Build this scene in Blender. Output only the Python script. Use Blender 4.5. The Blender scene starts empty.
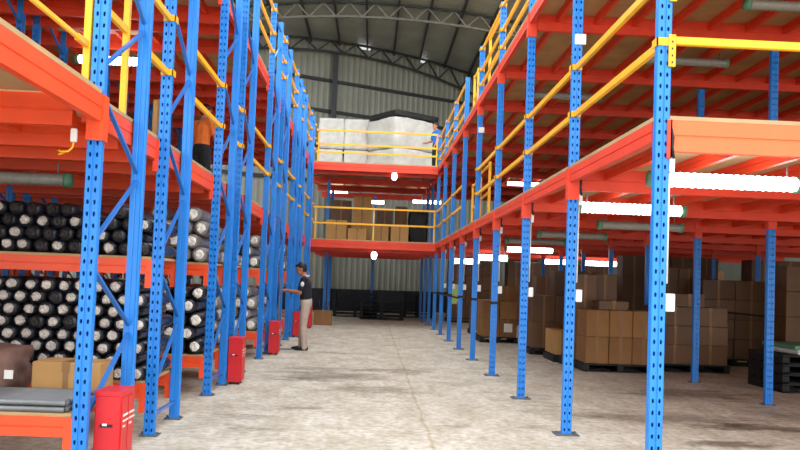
import bpy, math, random
from mathutils import Vector, Matrix
rnd = random.Random(7)
SC = bpy.context.scene
C = SC.collection
PI = math.pi

# ------------------------------------------------------------------ helpers
class MB:
    """collects polygons; build() links them as ONE mesh object"""
    def __init__(self): self.v = []; self.f = []; self.m = []
    def add(self, vs, fs, mi=0):
        o = len(self.v); self.v += [tuple(p) for p in vs]
        self.f += [tuple(i + o for i in f) for f in fs]; self.m += [mi] * len(fs); return self
    def box(self, x0, x1, y0, y1, z0, z1, c=0.0, mi=0):
        if c <= 0:
            return self.add([(x0,y0,z0),(x1,y0,z0),(x1,y1,z0),(x0,y1,z0),(x0,y0,z1),(x1,y0,z1),(x1,y1,z1),(x0,y1,z1)],
                            [(3,2,1,0),(4,5,6,7),(0,1,5,4),(1,2,6,5),(2,3,7,6),(3,0,4,7)], mi)
        c = min(c, (x1-x0)*.45, (y1-y0)*.45, (z1-z0)*.45)          # chamfered box
        V = []
        ix = {}
        for sx in (0,1):
            for sy in (0,1):
                for sz in (0,1):
                    for ax in range(3):
                        p = [(x0,x1)[sx], (y0,y1)[sy], (z0,z1)[sz]]
                        for k in range(3):
                            if k != ax: p[k] += c * (1,-1)[(sx,sy,sz)[k]]
                        ix[(sx,sy,sz,ax)] = len(V); V.append(p)
        F = []
        for ax in range(3):
            a, b = [k for k in range(3) if k != ax]
            for s in (0,1):
                q = []
                for (u, w) in ((0,0),(1,0),(1,1),(0,1)):
                    k = [0,0,0]; k[ax] = s; k[a] = u; k[b] = w
                    q.append(ix[(*k, ax)])
                F.append(q)
            for u in (0,1):
                for w in (0,1):
                    k0 = [0,0,0]; k0[a] = u; k0[b] = w; k1 = list(k0); k1[ax] = 1
                    F.append([ix[(*k0,a)], ix[(*k0,b)], ix[(*k1,b)], ix[(*k1,a)]])
        for sx in (0,1):
            for sy in (0,1):
                for sz in (0,1): F.append([ix[(sx,sy,sz,k)] for k in range(3)])
        cen = Vector(((x0+x1)/2, (y0+y1)/2, (z0+z1)/2)); G = []
        for f in F:
            p = [Vector(V[i]) for i in f]; n = (p[1]-p[0]).cross(p[2]-p[0]); fc = sum(p, Vector()) / len(p)
            G.append(f if n.dot(fc-cen) > 0 else f[::-1])
        return self.add(V, G, mi)
    def tube(self, pts, r, n=8, mi=0, cap=True):
        pts = [Vector(p) for p in pts]; rs = r if isinstance(r, (list, tuple)) else [r]*len(pts)
        V = []; F = []; up = None
        for i, p in enumerate(pts):
            a = pts[max(0,i-1)]; b = pts[min(len(pts)-1,i+1)]; d = (b-a).normalized()
            if up is None:
                up = Vector((0,0,1)) if abs(d.z) < .9 else Vector((0,1,0))
            s = d.cross(up).normalized(); t = s.cross(d); up = t
            for k in range(n):
                q = 2*PI*k/n; V.append(p + (s*math.cos(q) + t*math.sin(q))*rs[i])
        for i in range(len(pts)-1):
            for k in range(n):
                j = (k+1) % n; F.append((i*n+k, i*n+j, (i+1)*n+j, (i+1)*n+k))
        if cap:
            F.append(tuple(range(n))[::-1]); F.append(tuple((len(pts)-1)*n+k for k in range(n)))
        return self.add(V, F, mi)
    def bar(self, a, b, w, h, mi=0, up=(0,0,1)):
        a = Vector(a); b = Vector(b); d = (b-a).normalized(); u = Vector(up)
        if abs(d.dot(u)) > .95: u = Vector((0,1,0))
        s = d.cross(u).normalized()*w/2; t = s.cross(d).normalized()*h/2
        V = [a-s-t, a+s-t, a+s+t, a-s+t, b-s-t, b+s-t, b+s+t, b-s+t]
        return self.add(V, [(0,1,2,3),(7,6,5,4),(0,4,5,1),(1,5,6,2),(2,6,7,3),(3,7,4,0)], mi)
    def prism(self, prof, axis, a, b, mi=0):
        """closed 2D profile extruded along an axis from a to b. axis 'x': prof=(y,z); 'y': (x,z); 'z': (x,y)"""
        def P(p, t): return {'x':(t,p[0],p[1]), 'y':(p[0],t,p[1]), 'z':(p[0],p[1],t)}[axis]
        n = len(prof)
        V = [P(p,a) for p in prof] + [P(p,b) for p in prof]
        F = [tuple(range(n)), tuple(range(2*n-1, n-1, -1))] + [(k, k+n, (k+1)%n+n, (k+1)%n) for k in range(n)]
        return self.add(V, F, mi)
    def ball(self, c, r, n=10, m=7, mi=0, mat=None):
        c = Vector(c); rx, ry, rz = r if isinstance(r, (list,tuple)) else (r,r,r)
        V = []; F = []
        for i in range(m+1):
            th = PI*i/m
            for k in range(n):
                ph = 2*PI*k/n
                p = Vector((rx*math.sin(th)*math.cos(ph), ry*math.sin(th)*math.sin(ph), rz*math.cos(th)))
                if mat: p = mat @ p
                V.append(c+p)
        for i in range(m):
            for k in range(n):
                j = (k+1) % n; F.append((i*n+k, (i+1)*n+k, (i+1)*n+j, i*n+j))
        return self.add(V, F, mi)
    def mesh(self, name, mats, smooth=False, recalc=True):
        me = bpy.data.meshes.new(name); me.from_pydata(self.v, [], self.f); 
        for m in (mats if isinstance(mats, (list,tuple)) else [mats]): me.materials.append(m)
        me.polygons.foreach_set('material_index', self.m)
        if recalc:
            import bmesh
            bm = bmesh.new(); bm.from_mesh(me); bmesh.ops.remove_doubles(bm, verts=bm.verts, dist=1e-5)
            bmesh.ops.recalc_face_normals(bm, faces=bm.faces); bm.to_mesh(me); bm.free()
        if smooth: me.polygons.foreach_set('use_smooth', [True]*len(me.polygons))
        me.update(); return me
    def build(self, name, mats, parent=None, smooth=False, origin=None):
        """vertices were given in world space; origin moves them to the parent's (or given) base"""
        o = origin
        if o is None and parent is not None: o = parent.get('_w', None) and LOC[parent.name]
        if o is not None: self.v = [(p[0]-o[0], p[1]-o[1], p[2]-o[2]) for p in self.v]
        ob = bpy.data.objects.new(name, self.mesh(name, mats, smooth)); C.objects.link(ob)
        if parent is not None: ob.parent = parent
        elif o is not None: ob.location = o
        return ob
LOC = {}
class Root: pass
def tag(o, label=None, cat=None, group=None, kind=None):
    if label: o['label'] = label
    if cat: o['category'] = cat
    if group: o['group'] = group
    if kind: o['kind'] = kind
    return o
def thing(name, label, cat, loc=(0,0,0), group=None, rotz=0, kind=None):
    o = bpy.data.objects.new(name, None); C.objects.link(o); o.location = loc; o.rotation_euler.z = rotz
    o.empty_display_size = .1
    return tag(o, label, cat, group, kind)
def part(name, mb, mats, parent, smooth=False, rel=True, label=None):
    """rel: the geometry is already in the parent's own space"""
    if not rel:
        l = parent.location; mb.v = [(p[0]-l[0], p[1]-l[1], p[2]-l[2]) for p in mb.v]
    ob = bpy.data.objects.new(name, mb.mesh(name, mats, smooth)); C.objects.link(ob); ob.parent = parent
    if label: ob['label'] = label
    return ob
def inst(name, me, parent=None, loc=(0,0,0), rotz=0):
    ob = bpy.data.objects.new(name, me); C.objects.link(ob); ob.location = loc; ob.rotation_euler.z = rotz
    if parent is not None: ob.parent = parent
    return ob
def solo(name, mb, mats, label, cat, loc, group=None, smooth=False, kind=None):
    mb.v = [(p[0]-loc[0], p[1]-loc[1], p[2]-loc[2]) for p in mb.v]
    ob = bpy.data.objects.new(name, mb.mesh(name, mats, smooth)); C.objects.link(ob); ob.location = loc
    return tag(ob, label, cat, group, kind)
def struct(name, mb, mats, smooth=False, parent=None):
    ob = bpy.data.objects.new(name, mb.mesh(name, mats, smooth)); C.objects.link(ob)
    if parent is not None: ob.parent = parent
    else: ob['kind'] = 'structure'
    return ob
ORD = ['first','second','third','fourth','fifth','sixth','seventh','eighth','ninth','tenth','eleventh','twelfth','thirteenth','fourteenth']

# ------------------------------------------------------------------ materials
def srgb(r, g, b):
    f = lambda c: (c/255/12.92) if c/255 <= .04045 else ((c/255+.055)/1.055)**2.4
    return (f(r), f(g), f(b), 1)
def nodes(name):
    m = bpy.data.materials.new(name); m.use_nodes = True; nt = m.node_tree
    return m, nt, nt.nodes['Principled BSDF'], nt.nodes, nt.links
def mat(name, col, rough=.5, metal=0, var=.12, scale=6, bump=0, bscale=40, spec=.5, rand=0):
    m, nt, b, N, L = nodes(name)
    b.inputs['Roughness'].default_value = rough; b.inputs['Metallic'].default_value = metal
    b.inputs['Specular IOR Level'].default_value = spec
    tc = N.new('ShaderNodeTexCoord'); no = N.new('ShaderNodeTexNoise'); no.inputs['Scale'].default_value = scale
    no.inputs['Detail'].default_value = 5; L.new(tc.outputs['Object'], no.inputs['Vector'])
    cr = N.new('ShaderNodeValToRGB'); L.new(no.outputs['Fac'], cr.inputs['Fac'])
    cr.color_ramp.elements[0].position = .3; cr.color_ramp.elements[1].position = .7
    cr.color_ramp.elements[0].color = tuple(c*(1-var) for c in col[:3]) + (1,)
    cr.color_ramp.elements[1].color = tuple(min(1, c*(1+var)) for c in col[:3]) + (1,)
    out = cr.outputs['Color']
    if rand:
        oi = N.new('ShaderNodeObjectInfo'); mr = N.new('ShaderNodeMapRange')
        mr.inputs['To Min'].default_value = 1-rand; mr.inputs['To Max'].default_value = 1+rand
        L.new(oi.outputs['Random'], mr.inputs['Value'])
        mx = N.new('ShaderNodeVectorMath'); mx.operation = 'SCALE'; L.new(out, mx.inputs[0]); L.new(mr.outputs['Result'], mx.inputs['Scale'])
        out = mx.outputs['Vector']
    L.new(out, b.inputs['Base Color'])
    if bump:
        n2 = N.new('ShaderNodeTexNoise'); n2.inputs['Scale'].default_value = bscale; n2.inputs['Detail'].default_value = 4
        L.new(tc.outputs['Object'], n2.inputs['Vector'])
        bp = N.new('ShaderNodeBump'); bp.inputs['Strength'].default_value = bump; bp.inputs['Distance'].default_value = .02
        L.new(n2.outputs['Fac'], bp.inputs['Height']); L.new(bp.outputs['Normal'], b.inputs['Normal'])
    return m
def emit(name, col, strength):
    m, nt, b, N, L = nodes(name)
    b.inputs['Base Color'].default_value = (.8,.8,.8,1)
    b.inputs['Emission Color'].default_value = col; b.inputs['Emission Strength'].default_value = strength
    return m
M = {}
M['blue'] = mat('blue_paint', srgb(24,126,218), .38, var=.10, scale=3)
M['orange'] = mat('orange_paint', srgb(232,76,30), .45, var=.08, scale=4)
M['orange_overlit'] = mat('orange_paint_overlit', srgb(242,104,50), .45, var=.06, scale=4)  # same orange lightened: strong light on the front beam put into its colour
M['red_beam'] = mat('red_orange_paint', srgb(222,62,30), .5, var=.10, scale=4)
M['yellow'] = mat('yellow_paint', srgb(240,176,12), .4, var=.08, scale=5)
M['ply'] = mat('plywood', srgb(176,146,104), .75, var=.18, scale=2.5)
M['brace'] = mat('blue_brace_paint', srgb(40,112,196), .3, var=.10, scale=3)
M['grey_steel'] = mat('grey_steel', srgb(120,124,126), .45, .6, var=.25, scale=5)
M['plate'] = mat('base_plate_steel', srgb(92,100,108), .6, .3, var=.2)
M['conduit'] = mat('white_plastic', srgb(226,226,222), .45, var=.05)
M['black'] = mat('black_rubber', srgb(20,20,22), .6, var=.3)
M['dark'] = mat('dark_plastic', srgb(26,30,38), .5, var=.35, scale=4)
M['carton'] = mat('carton_board', srgb(142,101,58), .8, var=.12, scale=3, rand=.16)
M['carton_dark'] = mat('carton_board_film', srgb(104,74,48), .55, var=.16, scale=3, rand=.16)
M['carton_pale'] = mat('carton_board_pale', srgb(182,140,84), .8, var=.10, scale=3, rand=.10)
M['tape'] = mat('parcel_tape', srgb(138,100,60), .5, var=.08)
M['paper'] = mat('white_paper', srgb(228,226,220), .7, var=.05)
M['film'] = mat('roll_film', srgb(28,30,38), .3, var=.5, scale=9, rand=.35)
M['film_grey'] = mat('roll_film_grey', srgb(128,124,122), .35, var=.3, scale=7, rand=.3)
M['cap'] = mat('roll_paper_end', srgb(196,190,182), .8, var=.25, scale=30, bump=.6, bscale=30, rand=.12)
M['cap_white'] = mat('roll_white_end', srgb(226,223,216), .8, var=.18, scale=30, bump=.6, bscale=30, rand=.1)
M['core'] = mat('roll_core_hole', srgb(60,50,44), .8, var=.3)
M['cap_dark'] = mat('roll_dark_end', srgb(40,38,38), .7, var=.4, scale=30, rand=.3)
M['red_box'] = mat('red_cabinet_paint', srgb(206,26,34), .4, var=.10, scale=5)
M['white_bag'] = mat('white_woven_bag', srgb(186,186,182), .75, var=.14, scale=4, bump=.9, bscale=9)
M['green_cap'] = mat('green_plastic', srgb(92,146,116), .5, var=.1)
M['cover'] = mat('unlit_lamp_cover', srgb(150,150,142), .3, var=.12, scale=20)
M['lit'] = emit('lit_lamp_tube', (.96,.98,1,1), 9)
M['pallet'] = mat('black_pallet_plastic', srgb(12,15,20), .6, var=.3)
M['wood_pallet'] = mat('pallet_wood', srgb(70,62,58), .8, var=.3)
M['vest'] = mat('pale_green_cloth', srgb(170,196,112), .8, var=.15)
M['skin'] = mat('skin', srgb(176,118,88), .55, var=.06)
M['hair'] = mat('black_hair', srgb(18,15,14), .5, var=.3, scale=60)
M['shirt_navy'] = mat('navy_cloth', srgb(24,26,40), .85, var=.2, scale=12)
M['khaki'] = mat('khaki_cloth', srgb(188,170,156), .9, var=.12, scale=10, bump=.4, bscale=14)
M['shirt_orange'] = mat('orange_cloth', srgb(228,118,52), .9, var=.1, scale=10)
M['shirt_blue'] = mat('blue_cloth', srgb(36,108,206), .9, var=.1, scale=10)
M['dark_cloth'] = mat('dark_cloth', srgb(26,28,36), .9, var=.2, scale=10)
M['shoe'] = mat('black_shoe_leather', srgb(16,16,20), .5, var=.2)
M['sack_brown'] = mat('brown_sack_cloth', srgb(112,84,74), .85, var=.2, scale=6, bump=.4, bscale=10)
M['dado'] = mat('dark_masonry', srgb(44,46,54), .8, var=.25, scale=2)
M['truss'] = mat('truss_steel', srgb(58,62,66), .6, .2, var=.2)
M['truss_pale'] = mat('pale_truss_steel', srgb(122,122,116), .6, .2, var=.2)

def concrete():
    m, nt, b, N, L = nodes('worn_concrete'); tc = N.new('ShaderNodeTexCoord')
    def noise(scale, det=6, sx=1, sy=1, ro=.55):
        mp = N.new('ShaderNodeMapping'); mp.inputs['Scale'].default_value = (sx, sy, 1); L.new(tc.outputs['Object'], mp.inputs['Vector'])
        n = N.new('ShaderNodeTexNoise'); n.inputs['Scale'].default_value = scale; n.inputs['Detail'].default_value = det; n.inputs['Roughness'].default_value = ro
        L.new(mp.outputs['Vector'], n.inputs['Vector']); return n.outputs['Fac']
    def ramp(f, a, ca, c, cc):
        r = N.new('ShaderNodeValToRGB'); L.new(f, r.inputs['Fac']); e = r.color_ramp.elements
        e[0].position = a; e[0].color = ca; e[1].position = c; e[1].color = cc; return r.outputs['Color']
    def mul(a, c_, fac=1):
        x = N.new('ShaderNodeMix'); x.data_type = 'RGBA'; x.blend_type = 'MULTIPLY'; x.inputs[0].default_value = fac
        L.new(a, x.inputs[6]); L.new(c_, x.inputs[7]); return x.outputs[2]
    W = (1,1,1,1)
    base = ramp(noise(.9, 8, 1, 1, .65), .3, srgb(206,201,186), .7, srgb(226,222,210))
    base = mul(base, ramp(noise(3.2, 8, 1, .55, .7), .36, srgb(222,217,206), .58, W))
    base = mul(base, ramp(noise(.75, 5, 1.0, 2.2, .6), .30, srgb(150,143,130), .42, W), .6)
    base = mul(base, ramp(noise(14, 4, 1, 1, .6), .35, srgb(206,200,192), .6, W), .8)
    # darker worn patches: (x, y, radius x, radius y, strength)
    for (x, y, rx, ry, s) in ((-.55,11.0,1.1,.9,.55),(.1,9.7,.8,.45,.45),(.3,11.9,.9,.5,.5),(3.1,8.3,1.5,.6,.62),(4.3,10.3,1.3,.7,.66),(2.7,6.3,.8,.4,.5),(4.0,7.9,.9,.3,.85),(4.9,8.2,.5,.25,.85),(3.2,7.0,.6,.25,.8),(-1.1,7.6,.5,.25,.35),(5.2,8.6,.8,.5,.6),(-.7,8.2,.35,.12,.6)):
        mp = N.new('ShaderNodeMapping'); mp.vector_type = 'TEXTURE'; mp.inputs['Location'].default_value = (x,y,0); mp.inputs['Scale'].default_value = (rx,ry,1)
        L.new(tc.outputs['Object'], mp.inputs['Vector'])
        ln = N.new('ShaderNodeVectorMath'); ln.operation = 'LENGTH'; L.new(mp.outputs['Vector'], ln.inputs[0])
        ad = N.new('ShaderNodeMath'); ad.operation = 'MULTIPLY_ADD'; L.new(noise(2.3, 6, 1, 1.6, .7), ad.inputs[0]); ad.inputs[1].default_value = 2.6; L.new(ln.outputs['Value'], ad.inputs[2])
        dv = N.new('ShaderNodeMath'); dv.operation = 'MULTIPLY'; L.new(ad.outputs[0], dv.inputs[0]); dv.inputs[1].default_value = .4
        base = mul(base, ramp(dv.outputs[0], .66, srgb(140,130,118), .86, W), s)
    # yellowish joint running along the aisle
    sp = N.new('ShaderNodeSeparateXYZ'); L.new(tc.outputs['Object'], sp.inputs[0])
    a = N.new('ShaderNodeMath'); a.operation = 'SUBTRACT'; L.new(sp.outputs['X'], a.inputs[0]); a.inputs[1].default_value = .56
    a2 = N.new('ShaderNodeMath'); a2.operation = 'MULTIPLY_ADD'; L.new(noise(1.5, 4), a2.inputs[0]); a2.inputs[1].default_value = .12; L.new(a.outputs[0], a2.inputs[2])
    a3 = N.new('ShaderNodeMath'); a3.operation = 'SUBTRACT'; L.new(a2.outputs[0], a3.inputs[0]); a3.inputs[1].default_value = .06
    a4 = N.new('ShaderNodeMath'); a4.operation = 'ABSOLUTE'; L.new(a3.outputs[0], a4.inputs[0])
    base = mul(base, ramp(a4.outputs[0], .008, srgb(206,188,140), .022, W), .45)
    L.new(base, b.inputs['Base Color']); b.inputs['Roughness'].default_value = .62; b.inputs['Specular IOR Level'].default_value = .35
    bp = N.new('ShaderNodeBump'); bp.inputs['Strength'].default_value = .15; bp.inputs['Distance'].default_value = .02
    L.new(noise(20), bp.inputs['Height']); L.new(bp.outputs['Normal'], b.inputs['Normal'])
    return m
M['floor'] = concrete()
def sheet(name, col, axis, pitch, depth):
    m, nt, b, N, L = nodes(name); tc = N.new('ShaderNodeTexCoord')
    w = N.new('ShaderNodeTexWave'); w.wave_type = 'BANDS'; w.bands_direction = axis; w.inputs['Scale'].default_value = .314/pitch
    L.new(tc.outputs['Object'], w.inputs['Vector'])
    n = N.new('ShaderNodeTexNoise'); n.inputs['Scale'].default_value = .8; n.inputs['Detail'].default_value = 6; L.new(tc.outputs['Object'], n.inputs['Vector'])
    r = N.new('ShaderNodeValToRGB'); L.new(n.outputs['Fac'], r.inputs['Fac']); e = r.color_ramp.elements
    e[0].position = .3; e[1].position = .7; e[0].color = tuple(c*.8 for c in col[:3])+(1,); e[1].color = tuple(min(1,c*1.15) for c in col[:3])+(1,)
    L.new(r.outputs['Color'], b.inputs['Base Color']); b.inputs['Roughness'].default_value = .5; b.inputs['Metallic'].default_value = .15
    bp = N.new('ShaderNodeBump'); bp.inputs['Strength'].default_value = .8; bp.inputs['Distance'].default_value = depth
    L.new(w.outputs['Fac'], bp.inputs['Height']); L.new(bp.outputs['Normal'], b.inputs['Normal'])
    return m
M['wall'] = mat('wall_sheet', srgb(150,153,142), .55, .1, var=.08, scale=1.2)
M['roof'] = sheet('roof_sheet', srgb(168,174,169), 'Y', .22, .02)

# ------------------------------------------------------------------ layout
XL, XR = -1.78, 1.84
YR = [5.0, 7.22, 9.41, 11.67, 13.93, 16.11, 18.24, 20.4, 22.55, 24.7, 26.85, 29.0]
ROWS = [(5.02,5.92),(6.61,7.39),(8.87,9.73),(10.2,11.08),(12.90,13.85),(14.62,15.5),(16.95,17.8),(18.45,19.3),(21.0,21.85)]
Z1, Z2 = 2.485, 4.70
YB = 29.2
YC = 22.4

# ------------------------------------------------------------------ setting
mb = MB(); mb.add([(-16,-14,0),(16,-14,0),(16,44,0),(-16,44,0),(-16,-14,-.2),(16,-14,-.2),(16,44,-.2),(-16,44,-.2)],
                  [(0,1,2,3),(7,6,5,4),(0,4,5,1),(1,5,6,2),(2,6,7,3),(3,7,4,0)])
struct('floor', mb, M['floor'])
roofz = lambda x: 11.45 - .016*(x+.3)**2
wally = lambda x: 34 + .5*x
# corrugated end wall, skewed to the aisle
mb = MB(); V = []; F = []; x = -15.0; k = 0
prof = [(0,0),(.10,0),(.14,.026),(.20,.026),(.24,0)]
pts = []
while x < 15:
    for (dx, dy) in prof[:-1]: pts.append((x+dx, dy))
    x += .24
for (px, dy) in pts:
    zt = roofz(px) - .01
    if -.95 < px < -.42 or 1.72 < px < 2.1: zt -= .13                 # daylight chinks under the eaves
    for z in (.9, zt): V.append((px + dy*.45, wally(px) - dy*.9, z))
for i in range(len(pts)-1): F.append((2*i, 2*i+2, 2*i+3, 2*i+1))
mb.add(V, F); wb = struct('wall_back', mb, M['wall'])
mo = wb.modifiers.new('t', 'SOLIDIFY'); mo.thickness = .01; mo.offset = 1
mb = MB()
p = [(-15, wally(-15)-.12), (15, wally(15)-.12), (15, wally(15)+.15), (-15, wally(-15)+.15)]
mb.prism(p, 'z', 0, .93); struct('wall_back_base', mb, M['dado'])
for nm, x0, x1 in (('wall_left', -15.2, -15.0), ('wall_right', 15.0, 15.2)):
    mb = MB(); mb.box(x0, x1, -2, wally(x0), 0, roofz(x0)+.1); struct(nm, mb, M['wall'])
# roof, cut short towards the camera so that sky light falls in
mb = MB(); V = []; F = []
xs = [-15.2 + i*30.4/76 for i in range(77)]
for xx in xs:
    for yy in (23.5, 44): V.append((xx, yy, roofz(xx))); V.append((xx, yy, roofz(xx)+.05))
for i in range(76):
    a = 4*i; F += [(a, a+2, a+6, a+4), (a+1, a+5, a+7, a+3), (a, a+4, a+5, a+1), (a+2, a+3, a+7, a+6)]
F += [(0,1,3,2), (4*76, 4*76+2, 4*76+3, 4*76+1)]
mb.add(V, F); roof = struct('ceiling', mb, M['roof'])
x = -14.6
while x < 15:
    mb = MB(); z = roofz(x); y1 = wally(x)-.1
    mb.box(x-.035, x+.035, 23.6, y1, z-.17, z-.005); struct('purlin', mb, M['truss'], parent=roof); x += 1.17
def truss(label, yf, bot, mtop, mbot, x0, x1, step, mweb):
    t = thing('roof_truss', label, 'roof truss', (0, yf(0), 0))
    xs = []; x = x0
    while x <= x1: xs.append(x); x += step
    top = lambda x: (x, yf(x), roofz(x)-.12); low = lambda x: (x, yf(x), bot(x))
    for nm, fn, m_ in (('top_chord', top, mtop), ('bottom_chord', low, mbot)):
        mb = MB(); xx = [x0 + (x1-x0)*i/60 for i in range(61)]
        for i in range(60): mb.bar(fn(xx[i]), fn(xx[i+1]), .09, .075)
        part(nm, mb, m_, t, rel=False)
    mb = MB()
    for i in range(len(xs)-1):
        a, c_ = xs[i], xs[i]+step/2
        mb.bar(low(a), top(c_), .06, .06); mb.bar(top(c_), low(xs[i+1]), .06, .06)
    part('web', mb, mweb, t, rel=False); return t
truss('pale grey arched lattice truss spanning the roof in front of the end wall', lambda x: 28.0, lambda x: roofz(x)-.62, M['truss'], M['truss_pale'], -14, 14, .95, M['truss_pale'])
truss('dark arched lattice truss along the top of the far end wall', lambda x: wally(x)-.45, lambda x: 10.86-.028*(x+.9)**2, M['truss'], M['truss'], -11, 13, 1.05, M['truss'])
n = 0
for z in (9.68, 8.38, 6.9, 5.4):
    n += 1; mb = MB(); mb.bar((-14.8, wally(-14.8)-.12, z), (14.8, wally(14.8)-.12, z), .08, .13); struct('trim_%d' % n, mb, M['truss'])
for x, w in ((-1.86, .2), (-8.5, .2), (6.6, .2), (-3.9,.15)):
    n += 1; mb = MB(); y = wally(x)-.3; mb.box(x-w/2, x+w/2, y-.12, y+.12, 0 if w > .15 else 0, (10.86-.028*(x+.9)**2) if w > .15 else 2.9)
    struct('trim_%d' % n, mb, M['truss'])

# ------------------------------------------------------------------ perforated upright
def upright_mesh(name, H, w=.092, d=.078, flip=False):
    """omega section, perforated with two columns of holes on the face at -y"""
    mb = MB(); pitch = .075; nz = int(H/pitch); rest = H - nz*pitch
    cols = [(-.036,-.007), (.007,.036)]
    yf = -d/2
    for (a, b) in cols:
        cx = (a+b)/2
        for k in range(nz):
            z0 = k*pitch; z1 = z0+pitch; zc = (z0+z1)/2
            out = [(a,z0),(cx,z0),(b,z0),(b,zc),(b,z1),(cx,z1),(a,z1),(a,zc)]
            hx, hz = .0075, .016
            inn = [(cx-hx,zc-hz*.6),(cx,zc-hz),(cx+hx,zc-hz*.6),(cx+hx,zc),(cx+hx,zc+hz*.6),(cx,zc+hz),(cx-hx,zc+hz*.6),(cx-hx,zc)]
            V = [(p[0],yf,p[1]) for p in out] + [(p[0],yf,p[1]) for p in inn] + [(p[0],yf+.012,p[1]) for p in inn]
            F = [(i,(i+1)%8,8+(i+1)%8,8+i) for i in range(8)] + [(8+i,8+(i+1)%8,16+(i+1)%8,16+i) for i in range(8)]
            mb.add(V, F)
        if rest > 1e-4: mb.add([(a,yf,nz*pitch),(b,yf,nz*pitch),(b,yf,H),(a,yf,H)], [(0,1,2,3)])
    h = w/2
    def strip(path):
        V = []
        for (x, y) in path: V += [(x,y,0),(x,y,H)]
        mb.add(V, [(2*i,2*i+2,2*i+3,2*i+1) for i in range(len(path)-1)])
    strip([(-.007,yf),(-.004,yf+.006),(.004,yf+.006),(.007,yf)])
    strip([(.036,yf),(h-.004,yf),(h,yf+.004),(h,yf+.042),(h-.009,yf+.050),(h-.009,d/2),(.006,d/2)])
    strip([(-.036,yf),(-h+.004,yf),(-h,yf+.004),(-h,yf+.042),(-h+.009,yf+.050),(-h+.009,d/2),(-.006,d/2)])
    strip([(-.006,d/2),(0,d/2-.004),(.006,d/2)])
    mb.add([(-h,yf,H),(h,yf,H),(h,d/2,H),(-h,d/2,H)], [(0,1,2,3)])
    return mb.mesh(name, M['blue'])
UP_L = upright_mesh('tall_upright', 5.85)
UP_R = upright_mesh('mezzanine_upright', 5.62)
UP_I = upright_mesh('inner_upright', Z2-.28)
mb = MB(); mb.box(-.075,.075,-.07,.07,0,.012,.003)
for sx in (-1,1): mb.tube([(sx*.06,0,.012),(sx*.06,0,.03)], .008, 6)
PLATE = mb.mesh('base_plate', M['plate'])
mb = MB(); mb.box(-.11,.11,-.09,.09,0,.012,.003)
for sx in (-1,1): mb.tube([(sx*.085,0,.012),(sx*.085,0,.03)], .008, 6)
PLATE_R = mb.mesh('base_plate_wide', M['plate'])
def conn_mesh(sx, h=.29):
    """angle plate wrapped round a post's front and aisle side"""
    mb = MB(); w = .052
    mb.box(-w, w, -.050, -.041, -h, 0); mb.box(*( (w-.006, w+.003) if sx > 0 else (-w-.003, -w+.006)), -.050, .040, -h, 0)
    for k in range(3):
        for q in (-.02,.02): mb.box(q-.007, q+.007, -.0525, -.049, -h*(.2+.3*k)-.012, -h*(.2+.3*k)+.012)
    return mb.mesh('beam_connector', M['red_beam'])
CON_L, CON_R = conn_mesh(1), conn_mesh(-1)
CON_L.materials[0] = M['orange']

mb = MB(); mb.box(.026, .058, -.050, -.041, -.25, 0); mb.box(.049, .058, -.05, .02, -.25, 0)
CON_P = mb.mesh('beam_connector', M['red_beam'])
mb = MB(); mb.box(-.075, -.030, -.052, -.041, -.27, 0); mb.box(-.075, -.046, -.05, .03, -.27, 0)
CON_Q = mb.mesh('beam_connector', M['red_beam'])
# right mezzanine posts ------------------------------------------------
def post(x, y, me, zconn, label, group, base=PLATE_R):
    t = thing('mezzanine_post', label, 'steel post', (x, y, 0), group)
    inst('upright', me, t, (0,0,.012)); inst('base_plate', base, t)
    for z in zconn: inst('beam_connector', CON_P if y < 5.1 and z < 3 else CON_R, t, (0,0,z))
    return t
for i, y in enumerate(YR):
    if i == 0: lb = 'nearest blue perforated post on the right, beside the yellow front rail'
    elif i == 8: lb = 'blue corner post where the right mezzanine meets the cross gallery'
    elif i > 8: lb = 'blue post under the right end of the cross gallery, %s behind its corner post' % ORD[i-9]
    else: lb = 'blue perforated post, %s back along the right side of the aisle' % ORD[i]
    post(XR, y, UP_R, (Z1-.03, Z2-.03), lb, 'aisle posts of the right mezzanine')
XI = [(4.93, 9.55,'standing by the black pallet stack'), (4.90, 11.67,'standing in front of the right carton stack')]
XI += [(4.95, y, 'row among the cartons, %s from the front' % ORD[k+2]) for k, y in enumerate(YR[4:9])]
for k, (x, y, d) in enumerate(XI):
    post(x, y, UP_I, (Z1-.03,), 'blue inner post of the right mezzanine, ' + d, 'inner posts of the right mezzanine', PLATE)
for k, y in enumerate(YR[5:10]):
    post(8.05, y, UP_I, (Z1-.03,), 'blue post deep under the right mezzanine, %s of the dim outer row' % ORD[k], 'inner posts of the right mezzanine', PLATE)
post(0.02, 28.6, UP_I, (Z1-.03,), 'blue post under the middle of the cross gallery in front of the end wall', None, PLATE)
for k, (x, y) in enumerate(((-1.45, 24.7), (-1.45, 27.2))):
    post(x, y, UP_I, (Z1-.03,), ('nearer' if k == 0 else 'farther') + ' blue post under the left end of the cross gallery', 'posts under the cross gallery', PLATE)

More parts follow.
